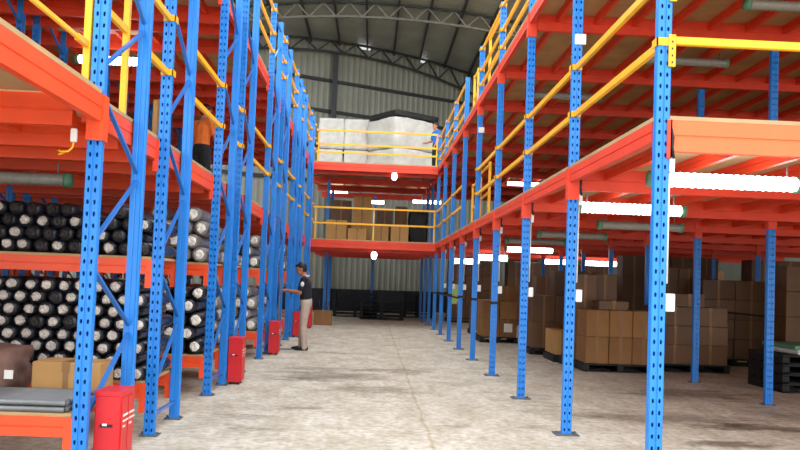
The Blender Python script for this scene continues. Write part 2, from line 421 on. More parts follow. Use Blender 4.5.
# ------------------------------------------------------------------ decks
def beam_prof(w, h):                      # stepped box beam, local: u across, z down from 0
    return [(-w/2,0),(w/2,0),(w/2,-h*.46),(w/2-.006,-h*.48),(w/2-.006,-h*.52),(w/2,-h*.54),(w/2,-h),(-w/2,-h),(-w/2,-h*.54),(-w/2+.006,-h*.52),(-w/2+.006,-h*.48),(-w/2,-h*.46)]
def beam(axis, c, z, w, h, a, b):
    mb = MB(); mb.prism([(c+u, z+v) for (u, v) in beam_prof(w, h)], axis, a, b); return mb
def deck(label, x0, x1, y0, y1, z, ys, edge_x, edge_ys, joist_step, mred, front=False, edge_h=.17, edge_gap=.05, near=None):
    t = thing('mezzanine_deck', label, 'mezzanine floor', ((x0+x1)/2, (y0+y1)/2, z))
    mb = MB(); mb.box(x0, x1, y0, y1, z-.028, z); part('deck_panel', mb, M['ply'], t, rel=False)
    for y in ys:
        part('cross_beam', beam('x', y, z-.03, .06, .20, min(x0,x1)+.10, max(x0,x1)-.10), M['orange_overlit'] if y == 5.0 and x0 > 0 else mred, t, rel=False)
    for a, b in zip(edge_ys[:-1], edge_ys[1:]):
        part('edge_beam', beam('y', edge_x, z-.03, .05, edge_h, a+edge_gap, b-edge_gap), mred, t, rel=False)
    x = x0 + .35
    while x < x1 - .1:
        if abs(x-edge_x) > .12:
            part('joist', beam('y', x, z-.03, .045, .10, y0+.03, y1-.03), mred, t, rel=False)
        x += joist_step
    return t
# right, both levels
for z, lb in ((Z1, 'lower deck of the right mezzanine, red beams under plywood above the cartons'), (Z2, 'upper deck of the right mezzanine, red beams under plywood at the top right')):
    deck(lb, XR-.04, 11.0, YR[0]-.03, YB, z, YR, XR-.015, YR, .47, M['red_beam'], edge_h=.13)
# left, both levels
yl = [2.9] + [y for r in ROWS for y in r] + [YC]
for z, lb in ((Z1, 'lower deck above the left racks, orange edge beam running back from the camera'), (Z2, 'upper deck high above the left racks with dark red underside')):
    y0 = 5.0
    es = [y for y in yl if y > 4]
    t = deck(lb, -11.0, XL-.048, y0, YC, z, [y for y in yl if y > y0], XL-.075, es, .47, M['orange'] if z == Z1 else M['red_beam'], edge_gap=.0)
    if z == Z1:                                   # the part that reaches past the first rack towards the camera
        mb = MB(); mb.box(-11.0, XL+.04, 1.6, 4.96, z-.028, z); part('deck_panel', mb, M['ply'], t, rel=False)
        part('edge_beam', beam('y', XL+.015, z-.03, .05, .17, 1.6, 4.97), M['orange'], t, rel=False)
        for y in (2.9,): part('cross_beam', beam('x', y, z-.03, .06, .20, -11, XL-.02), M['orange'], t, rel=False)
        for k in range(8): part('joist', beam('y', -2.55-.62*k, z-.03, .045, .10, 1.63, 4.95), M['orange'], t, rel=False)
# cross gallery
for z, lb in ((Z1, 'lower cross gallery deck carrying cartons, spanning the far end of the aisle'), (Z2, 'top cross gallery deck carrying white bales, spanning the far end of the aisle')):
    t = thing('mezzanine_deck', lb, 'mezzanine floor', (0, 25.7, z))
    mb = MB(); mb.box(XL-.3, XR-.05, YC-.02, YB, z-.028, z); part('deck_panel', mb, M['ply'], t, rel=False)
    part('front_beam', beam('x', YC, z-.03, .06, .22, XL-.2, XR-.045), M['red_beam'], t, rel=False)
    for y in YR[8:]: part('cross_beam', beam('x', y+.15, z-.13, .06, .20, XL-.2, XR-.08), M['red_beam'], t, rel=False)
    for k in range(7): part('joist', beam('y', XL+.2+k*.52, z-.03, .045, .10, YC+.06, YB-.03), M['red_beam'], t, rel=False)

# ------------------------------------------------------------------ pallet racks on the left
XF = [XL, -4.45, -7.1]
RL = ['nearest','second','third','fourth','fifth','sixth','seventh','eighth','ninth']
ZS = {'low': .45, 'mid': 1.475}
for ri, (ya, yb) in enumerate(ROWS):
    lb = ['blue and orange pallet rack nearest the camera, steel tubes on its low shelf',
          'second pallet rack from the camera, packed with dark wrapped rolls',
          'third pallet rack from the camera, end stacked with thick white-ended rolls'][ri] if ri < 3 else \
         '%s pallet rack from the camera along the left side of the aisle' % RL[ri]
    t = thing('pallet_rack', lb, 'pallet rack', (XL, ya, 0), 'pallet racks end-on along the left of the aisle')
    for fi, fx in enumerate(XF):
        for s, y in ((0, ya), (1, yb)):
            u = inst('upright', UP_L, t, (fx-XL, y-ya, .012), PI if s else 0)
            inst('base_plate', PLATE, t, (fx-XL, y-ya, 0))
            if fi == 0 and s == 0:
                for z in (Z1-.03, Z2-.03): inst('beam_connector', CON_L if ri == 0 else CON_Q, t, (0, y-ya, z))
        mb = MB(); a, b = ya+.03, yb-.03; z = .22; k = 0; px = fx
        mb.bar((px,a,.16),(px,b,.16),.03,.022)
        for k in range(-1, 4):
            z = 1.52+1.13*k
            mb.bar((px,a,z),(px,b,z+.50),.028,.02)
            if z+.98 < 5.8: mb.bar((px,b,z+.56),(px,a,z+.98),.028,.02)
        mb.bar((px,a,5.7),(px,b,5.7),.03,.022)
        part('bracing', mb, M['brace'], t, rel=False)
    levels = ['low'] if ri == 0 else ['low', 'mid']
    for lv in levels:
        zt = ZS[lv]
        for bi in range(2):
            xa, xb = XF[bi]-.046, XF[bi+1]+.046
            for (y, s) in ((ya-.012, -1), (yb+.012, 1)):
                bm = part('shelf_beam', beam('x', y, zt-.022, .05, .125, xb, xa), M['orange'], t, rel=False)
                l = Vector(t.location)
                for xx in (xa-.022, xb+.022):
                    mb = MB(); mb.box(xx-.026, xx+.026, y-.03 if s < 0 else y-.026, y+.026 if s < 0 else y+.03, zt-.26, zt-.022)
                    part('beam_connector', mb, M['orange'], bm, rel=False).data.transform(Matrix.Translation(-l))
            mb = MB(); mb.box(xb-.03, xa-.005, ya-.03, yb+.03, zt-.022, zt); part('shelf_panel', mb, M['ply'], t, rel=False)

# ------------------------------------------------------------------ rolls
def roll_mesh(r, L, seed, capm='cap'):
    q = random.Random(seed); mb = MB(); n = 16
    # wrapped body with small wrinkles
    pts = [(0, L*i/6, 0) for i in range(7)]
    rs = [r*(1 + q.uniform(-.03,.02)) for _ in pts]; rs[0] = r*.9; rs[-1] = r*.9
    V = []; F = []
    for i, p in enumerate(pts):
        for k in range(n):
            a = 2*PI*k/n; rr = rs[i]*(1+q.uniform(-.03,.03)); V.append((rr*math.cos(a), p[1], rr*math.sin(a)))
    for i in range(6):
        for k in range(n):
            j = (k+1) % n; F.append((i*n+k, (i+1)*n+k, (i+1)*n+j, i*n+j))
    F.append(tuple(6*n+k for k in range(n))); F.append(tuple(range(n))[::-1])
    mb.add(V, F); body = mb.mesh('roll', M['film'], True)
    mb = MB(); V = [(0,-.022,0)]; F = []; rc = r*.66
    for ring, (f, y) in enumerate(((.42,-.030),(.8,-.024),(1.0,-.004),(.98,.02))):
        for k in range(9):
            a = 2*PI*k/9 + seed; rr = rc*f*(1+q.uniform(-.13,.13)); V.append((rr*math.cos(a), y+q.uniform(-.006,.006), rr*math.sin(a)))
    for k in range(9):
        j = (k+1) % 9; F.append((0, 1+k, 1+j))
        for g in range(3): F.append((1+g*9+k, 1+(g+1)*9+k, 1+(g+1)*9+j, 1+g*9+j))
    mb.add(V, F); cap = mb.mesh('end_cap', M[capm])
    return body, cap
def roll_set(r, L, capm='cap'): return [roll_mesh(r, L, s, capm) for s in range(4)]
BODY2 = {}
def roll(me, x, y, z, label, group, dark=False, film=None):
    body, cap = me
    if film is not None:
        key = (body.name, film)
        if key not in BODY2:
            b2 = body.copy(); b2.materials[0] = M[film]; BODY2[key] = b2
        body = BODY2[key]
    o = inst('fabric_roll', body, None, (x, y, z)); o.rotation_euler = (0, rnd.uniform(0, 6.28), rnd.uniform(-.012,.012))
    tag(o, label, 'roll', group)
    if dark:
        key = (cap.name, 'd')
        if key not in BODY2:
            c2 = cap.copy(); c2.materials[0] = M['cap_dark']; BODY2[key] = c2
        cap = BODY2[key]
    inst('end_cap', cap, o)
def pile(me, r, x0, x1, dx, z0, dz, rows, y, label, group, film=None, darkp=.0, skip=0.0):
    for k in range(rows):
        x = x1 - r - .008 - (dx/2 if k % 2 else 0)
        while x > x0 + r:
            if not (k == rows-1 and rnd.random() < skip):
                roll(me[rnd.randrange(4)], x+rnd.uniform(-.006,.006), y+rnd.uniform(-.03,.02), z0+r+k*dz+rnd.uniform(-.004,.004), label, group, rnd.random() < darkp, film)
            x -= dx
RB = roll_set(.060, .90); RC = roll_set(.086, .95, 'cap_white'); RE = roll_set(.10, .95, 'cap_white')
xe = XL-.05
pile(RB, .060, -3.35, xe, .139, .452, .100, 8, 6.55, 'black wrapped roll with pale paper end, lower shelf of second rack', 'rolls on the lower shelf of the second rack', darkp=.04)
pile(RB, .060, -3.35, xe, .139, 1.477, .100, 4, 6.55, 'black wrapped roll above the orange beam, upper shelf of second rack', 'rolls on the upper shelf of the second rack', darkp=.68, skip=.5)
pile(RC, .086, -2.95, xe, .190, .452, .150, 5, 8.80, 'thick white-ended roll on the lower shelf of third rack', 'rolls on the lower shelf of the third rack', 'film')
pile(RC, .086, -2.95, xe, .190, 1.477, .150, 4, 8.80, 'thick white-ended roll on the upper shelf of third rack', 'rolls on the upper shelf of the third rack', 'film_grey', skip=.4)
pile(RC, .086, -2.40, xe, .190, .452, .150, 4, 10.16, 'grey wrapped roll on the lower shelf of fourth rack', 'rolls on the lower shelf of the fourth rack', 'film_grey')
pile(RC, .086, -2.40, xe, .190, 1.477, .150, 3, 10.16, 'grey wrapped roll on the upper shelf of fourth rack', 'rolls on the upper shelf of the fourth rack', 'film_grey')
pile(RE, .10, -2.7, xe, .215, .452, .175, 4, 12.84, 'pale grey wrapped roll on the lower shelf of fifth rack', 'rolls on the lower shelf of the fifth rack', 'film_grey')
pile(RE, .10, -2.7, xe, .215, 1.477, .175, 3, 12.84, 'pale grey wrapped roll on the upper shelf of fifth rack', 'rolls on the upper shelf of the fifth rack', 'film_grey')
pile(RE, .10, -2.3, xe, .215, .452, .175, 3, 14.58, 'grey roll on the lower shelf of the sixth rack', 'rolls on the lower shelf of the sixth rack', 'film_grey')
pile(RE, .10, -2.3, xe, .215, 1.477, .175, 3, 16.9, 'grey roll on the upper shelf of the seventh rack', 'rolls on the upper shelf of the seventh rack', 'film_grey')

# ------------------------------------------------------------------ cartons
CM = {}
def carton_mesh(w, d, h, mname):
    k = (round(w,3), round(d,3), round(h,3), mname)
    if k not in CM:
        mb = MB(); mb.box(-w/2, w/2, -d/2, d/2, .0, h, .008)
        # lid flap seam along the top
        mb.box(-w/2+.01, w/2-.01, -.004, .004, h-.002, h+.0015)
        me = mb.mesh('carton', M[mname])
        tp = MB(); tp.box(-.028, .028, -d/2-.0015, d/2+.0015, h-.07, h+.0025); tp.box(-.02,.02,-d/2-.0012,-d/2+.004,.0,h-.05)
        CM[k] = (me, tp.mesh('tape', M['tape']))
    return CM[k]
def carton(x, y, z, w, d, h, label, mname='carton', group=None, rot=0, tape=True):
    me, tp = carton_mesh(w, d, h, mname)
    o = inst('carton', me, None, (x, y, z), rot); tag(o, label, 'cardboard box', group)
    if tape: inst('tape', tp, o)
    return o
PM = None
def pallet(x, y, w, d, label, mname='pallet', z=0, group=None, h=.13):
    mb = MB()
    for k in range(5):
        yy = -d/2 + k*(d-.12)/4; mb.box(-w/2, w/2, yy, yy+.12, h-.025, h, .004)
    for xx in (-w/2, -.05, w/2-.1):
        mb.box(xx, xx+.1, -d/2, d/2, .022, h-.025, .004); mb.box(xx, xx+.1, -d/2, d/2, 0, .022, .003)
    for k in (0, 4):
        yy = -d/2 + k*(d-.12)/4; mb.box(-w/2, w/2, yy, yy+.12, 0, .02, .004)
    o = inst('pallet', mb.mesh('pallet', M[mname]), None, (x, y, z)); return tag(o, label, 'pallet', group)
COLN = ['left','middle','right']
def stack(x0, y0, w, d, h, nx, ny, nz, where, mname='carton', gap=.012, pal=True, palname='pallet', zbase=0, colnames=None):
    z = zbase
    if pal:
        pallet(x0+(nx*(w+gap))/2, y0+(ny*(d+gap))/2, nx*(w+gap)+.06, ny*(d+gap)+.04, 'dark pallet under ' + where, palname, zbase); z += .132
    for k in range(nz):
        for j in range(ny):
            for i in range(nx):
                if ny > 1 and 0 < i < nx-1 and 0 < j and k < nz-1: continue
                row = 'top' if k == nz-1 else ('bottom' if k == 0 else ('second-row' if k == 1 else 'third-row'))
                col = (COLN if nx == 3 else ['left','right'] if nx == 2 else [''] if nx == 1 else ['column-one','column-two','column-three','column-four'])[i]
                dep = '' if ny == 1 else ('front ' if j == 0 else 'rear ')
                carton(x0+(i+.5)*(w+gap)+rnd.uniform(-.006,.006), y0+(j+.5)*(d+gap), z+k*(h+.002), w, d, h,
                       ('%s %s %scarton in %s' % (row, col, dep, where)).replace('  ', ' '), mname, where, rnd.uniform(-.012,.012))
    return z + nz*(h+.002)
A_ = 'the light carton stack left of the nearest post'
zt = stack(3.52, 12.7, .375, .42, .435, 3, 2, 2, A_, 'carton', .014)
carton(4.0, 12.98, zt, .50, .40, .15, 'flat carton lying on top of the light carton stack', 'carton_dark')
carton(3.66, 13.55, 0+.132, .4, .5, 1.45, 'tall dark carton standing behind the left of the light carton stack', 'carton_dark')
carton(4.06, 13.75, .132, .42, .5, 1.47, 'tall dark carton standing behind the middle of the light carton stack', 'carton_dark')
pallet(3.9, 13.75, 1.0, .6, 'dark pallet behind the light carton stack')
B_ = 'the three-row stack right of the nearest post'
zt = stack(4.86, 13.1, .59, .45, .32, 2, 2, 3, B_, 'carton_dark', .012)
carton(5.42, 13.38, zt, .52, .42, .22, 'flat carton lying on top of the three-row carton stack', 'carton_dark')
Cc = 'the tall film-wrapped stack behind the right inner post'
stack(6.2, 14.5, .62, .6, .365, 2, 1, 4, Cc, 'carton_dark', .01)
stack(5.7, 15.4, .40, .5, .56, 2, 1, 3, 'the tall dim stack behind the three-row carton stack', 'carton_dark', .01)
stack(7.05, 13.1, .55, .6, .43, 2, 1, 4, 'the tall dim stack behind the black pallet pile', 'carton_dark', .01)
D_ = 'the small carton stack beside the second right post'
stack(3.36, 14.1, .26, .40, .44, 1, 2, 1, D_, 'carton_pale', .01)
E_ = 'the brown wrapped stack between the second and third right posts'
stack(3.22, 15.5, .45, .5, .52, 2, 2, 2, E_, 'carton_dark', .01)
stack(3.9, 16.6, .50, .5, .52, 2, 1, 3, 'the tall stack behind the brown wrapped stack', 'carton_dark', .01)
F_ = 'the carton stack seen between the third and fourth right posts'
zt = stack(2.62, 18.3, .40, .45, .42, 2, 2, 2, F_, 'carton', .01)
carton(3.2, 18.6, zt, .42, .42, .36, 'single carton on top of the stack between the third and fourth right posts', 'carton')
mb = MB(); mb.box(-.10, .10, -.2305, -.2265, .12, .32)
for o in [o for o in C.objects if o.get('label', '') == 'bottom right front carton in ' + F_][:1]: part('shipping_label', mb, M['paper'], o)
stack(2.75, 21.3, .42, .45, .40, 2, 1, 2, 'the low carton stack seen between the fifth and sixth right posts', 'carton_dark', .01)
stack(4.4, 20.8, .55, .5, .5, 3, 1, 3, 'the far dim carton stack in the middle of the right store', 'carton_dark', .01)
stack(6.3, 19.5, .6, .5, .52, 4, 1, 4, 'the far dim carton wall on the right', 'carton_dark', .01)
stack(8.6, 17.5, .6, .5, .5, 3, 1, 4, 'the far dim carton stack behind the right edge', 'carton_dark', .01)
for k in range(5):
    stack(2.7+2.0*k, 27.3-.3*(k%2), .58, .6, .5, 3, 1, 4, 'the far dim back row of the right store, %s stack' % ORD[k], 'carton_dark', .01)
# black pallet pile on the right
for k in range(4):
    pallet(6.38, 11.25, 1.25, 1.0, 'black plastic pallet, %s up in the pile at the right edge' % ['lowest','second','third','topmost'][k], 'pallet', k*.132, 'pallets piled at the right edge')
mb = MB()
mb.box(5.98, 7.0, 10.76, 11.7, .529, .60, .02); o = solo('folded_sheet', mb, M['conduit'], 'crumpled pale plastic sheet on the black pallet pile', 'plastic sheet', (6.45, 11.25, .529))
mb = MB(); mb.box(5.94, 7.0, 10.78, 11.72, .602, .66, .012); solo('board', mb, M['green_cap'], 'dull green board on top of the black pallet pile', 'board', (6.45, 11.25, .602))
# strap line on the wrapped stack
mb = MB(); mb.tube([(5.75,14.25,1.02),(6.6,14.22,1.0),(7.0,13.6,.97),(7.9,13.0,.95)], .018, 6); solo('cable', mb, M['black'], 'black cable strung across the wrapped stack behind the right inner post', 'cable', (6.6, 14.2, 1.0), smooth=True)

# cartons on the lower cross gallery
zc = Z1+.002
G = 'cartons on the lower cross gallery'
def gc(px0, px1, y, z, h, lab, m='carton', d=.6):
    x0, x1 = (px0-371.5)*y/784, (px1-371.5)*y/784
    carton((x0+x1)/2, y+d/2, z, x1-x0-.01, d, h, lab, m, G)
gc(324, 345, 24.2, zc, .68, 'large pale carton at the left end of the lower cross gallery', 'carton_pale')
gc(346, 365, 24.0, zc, .42, 'low pale carton second from left on the lower cross gallery', 'carton_pale')
gc(372, 387, 24.2, zc, .58, 'square carton just right of the middle of the lower cross gallery', 'carton_pale')
gc(389, 407, 24.0, zc, .60, 'carton with pale tape right of the square carton on the lower cross gallery', 'carton_pale')
gc(350, 369, 24.75, zc, 1.10, 'tall carton standing behind the low one on the lower cross gallery', 'carton_pale')
gc(351, 369, 24.75, zc+1.102, .40, 'carton topping the tall one on the lower cross gallery', 'carton_pale')
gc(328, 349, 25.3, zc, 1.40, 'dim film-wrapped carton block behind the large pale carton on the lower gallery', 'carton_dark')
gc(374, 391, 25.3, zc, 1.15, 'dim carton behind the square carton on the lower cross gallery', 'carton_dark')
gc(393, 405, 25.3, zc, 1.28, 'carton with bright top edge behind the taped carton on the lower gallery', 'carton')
def lump(name, lab, cat, x0, x1, y0, y1, z0, z1, m, rot=0, amp=.05, seg=10, seed=1, bev=.25):
    """soft wrapped bale: a rounded box with a wavy skin"""
    from mathutils import noise
    import bmesh
    bm = bmesh.new(); bmesh.ops.create_cube(bm, size=2); bmesh.ops.subdivide_edges(bm, edges=bm.edges[:], cuts=seg, use_grid_fill=True)
    sx, sy, sz = (x1-x0)/2, (y1-y0)/2, (z1-z0)/2
    for v in bm.verts:
        p = v.co.copy(); q = Vector([math.copysign(abs(c)**1.0, c) for c in p])
        l = max(abs(c) for c in p); s = (sum(abs(c/l)**8 for c in p))**(-1/8); q = p*(1*(1-bev)+s*bev)
        nz = noise.noise(p*1.9 + Vector((seed*3.1, 0, 0)))
        nf = noise.noise(p*5.5 + Vector((0, seed*2.7, 0)))
        k = 1 + amp*nz + amp*.5*nf
        z = q.z*sz
        if p.z > -.99: z *= (1+amp*.8*nz)
        v.co = Vector((q.x*sx*k, q.y*sy*k, z + sz))
    me = bpy.data.meshes.new(name); bm.to_mesh(me); bm.free(); me.materials.append(m)
    me.polygons.foreach_set('use_smooth', [True]*len(me.polygons))
    o = inst(name, me, None, ((x0+x1)/2, (y0+y1)/2, z0), rot); return tag(o, lab, cat)
lump('covered_bale', 'black sheeted bale at the right end of the lower cross gallery', 'bale', 1.14, 1.72, 24.9, 26.0, zc, 3.62, M['black'], amp=.08)
# top gallery: white bales
zd = Z2+.002
b1 = dict(amp=.05)
lump('bulk_bag', 'lower white bale of the black-topped stack on the top gallery', 'bale', -.02, 1.72, 25.5, 27.1, zd, zd+.98, M['white_bag'], .62, seed=2)
lump('bulk_bag', 'upper white bale of the black-topped stack on the top gallery', 'bale', -.05, 1.75, 25.5, 27.1, zd+.99, zd+2.0, M['white_bag'], .62, seed=3)
lump('cover_sheet', 'black cover sheet topping the white bale stack on the top gallery', 'cover sheet', -.02, 1.78, 25.5, 27.1, zd+2.03, zd+2.21, M['black'], .62, seed=4, amp=.03)
LB = ['lower left white bulk bag on the top gallery, by the rack end', 'upper left white bulk bag on the top gallery, by the rack end', 'white bulk bag beside the black-topped stack, lower of its pair', 'white bulk bag beside the black-topped stack, upper of its pair']
k = 0
for (x0, x1) in ((-2.0, -1.13), (-1.10, -.22)):
    for (z0, z1) in ((zd, zd+1.05), (zd+1.06, zd+2.12)):
        lump('bulk_bag', LB[k], 'bale', x0, x1, 26.6, 27.5, z0, z1, M['white_bag'], rnd.uniform(-.05,.05), seed=10+k, amp=.045); k += 1

# dark goods under the cross gallery by the end wall
for i, (x0, w, y, nn, h, lab) in enumerate(((-1.35, 1.6, 28.3, 8, .115, 'left dark pile'), (-.35, 1.5, 27.0, 5, .125, 'front dark pile'), (1.25, 1.1, 29.6, 7, .13, 'right dark pile'))):
    for k in range(nn):
        pallet(x0+w/2, y+.5, w, 1.0, 'dark pallet, %s up in the %s by the end wall' % (ORD[k] if k else 'lowest', lab), 'pallet', k*(h+.002), 'dark pallets by the end wall', h)
# open carton with sticks
o = carton(-1.36, 22.9, 0, .50, .42, .42, 'open carton with thin rods standing in it, on the floor by the last racks', 'carton')
mb = MB()
for (dx, dy, tz) in ((-.08,0,.72),(.02,.05,.66),(.1,-.04,.7)): mb.tube([(-1.36+dx,22.9+dy,.425),(-1.36+dx*1.7,22.9+dy,tz)], .012, 6)
solo('rod', mb, M['wood_pallet'], 'thin rods sticking out of the open carton by the last racks', 'rods', (-1.36, 22.9, .425))

# ------------------------------------------------------------------ goods on the nearest rack's low shelf
z0 = .452
for k in range(26):
    y = 4.99 + (k % 13)*.041; z = z0 + .0195 + (k//13)*.039
    mb = MB(); mb.tube([(-4.2, y, z), (-1.86-rnd.uniform(0,.05), y+rnd.uniform(-.01,.01), z)], .0185, 10)
    solo('steel_tube', mb, M['grey_steel'], 'grey steel tube lying lengthwise on the low shelf of the nearest rack', 'tube', (-3, y, z), 'steel tubes on the nearest rack', smooth=True)
o = carton(-2.10, 5.72, z0, .47, .30, .245, 'open tan carton on the low shelf behind the nearest left post', 'carton_pale')
lump('sack', 'brown cloth sack slumped at the left end of the nearest rack shelf', 'sack', -3.15, -2.48, 5.5, 6.0, z0, z0+.33, M['sack_brown'], .05, .10, seed=21, bev=.6)
mb = MB(); mb.box(-2.49,-2.43,5.50,5.505,.58,.64); solo('paper_tag', mb, M['paper'], 'small white tag between the brown sack and the tan carton', 'tag', (-2.46,5.5,.58))

# ------------------------------------------------------------------ red cabinets
for i, (y, h) in enumerate(((5.10,.575),(9.78,.575),(13.62,.575),(17.75,.575),(21.1,.575))):
    x0, x1 = -1.728, -1.565; d = .27
    lb = 'red metal cabinet standing by the rack posts, ' + ['nearest the camera','second from the camera','third, in front of the standing man','fourth, just behind the standing man','farthest, near the open carton'][i]
    t = thing('red_cabinet', lb, 'cabinet', (-1.647, y, 0), 'red cabinets along the left of the aisle')
    mb = MB(); mb.box(x0, x1, y, y+d, .03, h, .006); mb.box(x0-.004, x1+.004, y-.004, y+d+.004, h-.03, h+.004, .003); part('body', mb, M['red_box'], t, rel=False)
    mb = MB()
    for xx in (x0+.02, x1-.05):
        for yy in (y+.02, y+d-.05): mb.box(xx, xx+.03, yy, yy+.03, 0, .03)
    part('foot', mb, M['black'], t, rel=False)
    for k in range(2):
        a = y+.012+k*(d/2-.004); mb = MB(); mb.box(x1, x1+.008, a, a+d/2-.02, .05, h-.045, .003); dr = part('door', mb, M['red_box'], t, rel=False)
        l = Vector(t.location)
        mb = MB(); yy = a+.02
        for (za, zb, w) in ((.72,.745,.10),(.66,.68,.11),(.60,.62,.05)): mb.box(x1+.008, x1+.0095, yy, yy+w, h*za, h*zb)
        p_ = part('lettering', mb, M['paper'], dr, rel=False); p_.data.transform(Matrix.Translation(-l))
    mb = MB(); mb.box(-1.69, -1.61, y-.007, y+.001, h*.61, h*.64); part('hand_slot', mb, M['black'], t, rel=False)
    mb = MB(); mb.box(-1.675, -1.645, y-.0085, y-.0065, h*.625, h*.65); part('latch', mb, M['paper'], t, rel=False)

# ------------------------------------------------------------------ guard rails
def rail_run(label, segs, clamps, loc):
    t = thing('guard_rail', label, 'guard rail', loc)
    for a, b in segs:
        mb = MB(); mb.bar(a, b, .032, .052); part('rail', mb, M['yellow'], t, rel=False)
    for (x, y, z) in clamps:
        mb = MB(); w = .054; e = .048
        mb.box(x-w, x+w, y-e, y-e+.008, z-.026, z+.026); mb.box(x-w, x-w+.008, y-e, y+e, z-.026, z+.026); mb.box(x+w-.008, x+w, y-e, y+e, z-.026, z+.026)
        part('clamp', mb, M['yellow'], t, rel=False)
    return t
def aisle_rail(label, x, ys, zs):
    segs = []; cl = []
    for a, b in ys:
        for z in zs: segs.append(((x, a+.045, z), (x, b-.045, z)))
    for y in sorted({round(p[1], 3) for p in ys} | ({round(p[0], 3) for p in ys if p[0] != YR[5]} if x > 0 else set())):
        for z in zs: cl.append((x, y, z))
    return rail_run(label, segs, cl, (x, ys[0][0], zs[0]))
pr = [p for k, p in enumerate(zip(YR[:8], YR[1:9])) if k != 4]      # open between the fifth and sixth posts, where the gates stand
aisle_rail('yellow guard rail along the lower right deck, two bars clamped to blue posts', XR, pr, (Z1+.48, Z1+.92))
aisle_rail('yellow guard rail along the upper right deck, three bars clamped to blue posts', XR, pr, (Z2+.23, Z2+.50, Z2+.88))
gaps = [(ROWS[i][1], ROWS[i+1][0]) for i in range(len(ROWS)-1)] + [(ROWS[-1][1], YC+.1)]
aisle_rail('yellow guard rail along the lower left deck, in the gaps between rack posts', XL, gaps, (Z1+.54, Z1+1.0))
aisle_rail('yellow guard rail along the upper left deck, three bars in the gaps between rack posts', XL, gaps[2:], (Z2+.36, Z2+.66, Z2+1.05))
for z, lb, zs in ((Z1, 'pair of yellow bars across the front of the lower cross gallery', (.45,.90)), (Z2, 'three yellow bars across the front of the top cross gallery', (.27,.50,.90))):
    t = thing('guard_rail', lb, 'guard rail', (0, YC, z))
    for q in zs:
        mb = MB(); mb.bar((XL+.05, YC, z+q), (XR-.08, YC, z+q), .032, .05); part('rail', mb, M['yellow'], t, rel=False)
    for x in (XL+.12, XR-.10, 0.0):
        if x == 0 and z == Z2: continue
        mb = MB(); mb.box(x-.02, x+.02, YC+.015, YC+.05, z, z+zs[-1]+.03); part('rail_post', mb, M['yellow'], t, rel=False)
# front rail of the right mezzanine
t = thing('guard_rail', 'bright yellow rail across the front of the right mezzanine above the orange beam', 'guard rail', (XR, YR[0], Z1))
for z in (Z1+.50, Z1+.93):
    mb = MB(); mb.box(XR+.05, 4.95, YR[0]-.02, YR[0]+.02, z-.026, z+.026, .004); part('rail', mb, M['yellow'], t, rel=False)
    mb = MB(); mb.box(XR+.022, XR+.068, YR[0]-.056, YR[0]-.044, z-.185, z+.026, .002)
    pl = part('end_plate', mb, M['yellow'], t, rel=False)
    mb = MB()
    for k in range(4): mb.box(XR+.040, XR+.050, YR[0]-.0575, YR[0]-.0555, z-.165+k*.045, z-.15+k*.045)
    s = part('bolt_hole', mb, M['black'], pl, rel=False); s.data.transform(Matrix.Translation(-Vector(t.location)))
# gates
def gate(label, x, y0, y1, z, h, nbar=2):
    t = thing('safety_gate', label, 'gate', (x, y0, z))
    for y in (y0, y1):
        mb = MB(); mb.box(x-.022, x+.022, y-.022, y+.022, z, z+h, .003); part('gate_post', mb, M['yellow'], t, rel=False)
    for k in range(nbar):
        zz = z + h*(.45+.5*k/(max(1,nbar-1)))
        mb = MB(); mb.bar((x, y0, zz), (x, y1, zz), .03, .045); part('gate_bar', mb, M['yellow'], t, rel=False)
    return t
gate('yellow swing gate on the lower right deck around the fifth post', XR+.10, 13.2, 14.5, Z1, .95)
gate('second yellow gate on the lower right deck, behind the fifth post', XR+.16, 14.75, 15.9, Z1, .90)
gate('yellow gate frame on the upper right deck between the fourth and fifth posts', XR+.10, 12.4, 13.65, Z2, 1.05)
gate('short yellow gate post pair on the upper right deck behind the sixth post', XR+.10, 15.15, 15.72, Z2, .88)
t = gate('yellow gate with tall square posts on the lower left deck beside the nearest post', XL-.08, 5.0, 5.74, Z1, 1.5, 0)
mb = MB(); mb.bar((XL-.08, 2.6, Z1+.29), (XL-.08, 5.0, Z1+.29), .02, .026); mb.bar((XL-.08, 4.82, Z1+.29), (XL-.08, 5.0, Z1+.29), .03, .04); part('gate_bar', mb, M['yellow'], t, rel=False)
mb = MB(); mb.bar((XL-.08, 5.0, Z1+.62), (XL-.08, 5.74, Z1+.62), .03, .05); part('gate_bar', mb, M['yellow'], t, rel=False)

# ------------------------------------------------------------------ lamps
def lamp(x0, x1, y, z, lit, label, axis='x', group=None, hang=.09, rad=.060):
    L = x1-x0; t = thing('batten_lamp', label, 'lamp', ((x0+x1)/2, y, z), group)
    n = max(10, int(L/.03)); V = []; F = []; k = 10
    for i in range(n+1):
        r = rad if i % 2 else rad*.88
        for q in range(k):
            a = 2*PI*q/k; u = -L/2+.05 + (L-.1)*i/n
            V.append((u, r*1.15*math.cos(a), r*math.sin(a)))
    for i in range(n):
        for q in range(k): F.append((i*k+q, (i+1)*k+q, (i+1)*k+(q+1)%k, i*k+(q+1)%k))
    mb = MB(); mb.add(V, F); d = part('tube_cover', mb, M['lit' if lit else 'cover'], t, True)
    hs = []
    for s in (-1,1):
        mb = MB(); a = s*L/2; mb.tube([(a, 0, 0), (a-s*.055, 0, 0)], rad*1.1, 12); part('end_cap', mb, M['green_cap'], t, True)
        mb = MB(); mb.tube([(s*(L/2-.12), 0, rad*.9), (s*(L/2-.12), 0, rad*.9+hang)], .008, 6); part('hanger', mb, M['grey_steel'], t)
    if axis == 'y': t.rotation_euler.z = PI/2
    return t
GL = 'batten lamps under the lower right deck'
lamp(2.12, 3.34, 6.0, 2.22, True, 'large glowing batten lamp under the right deck front beam', group=GL)
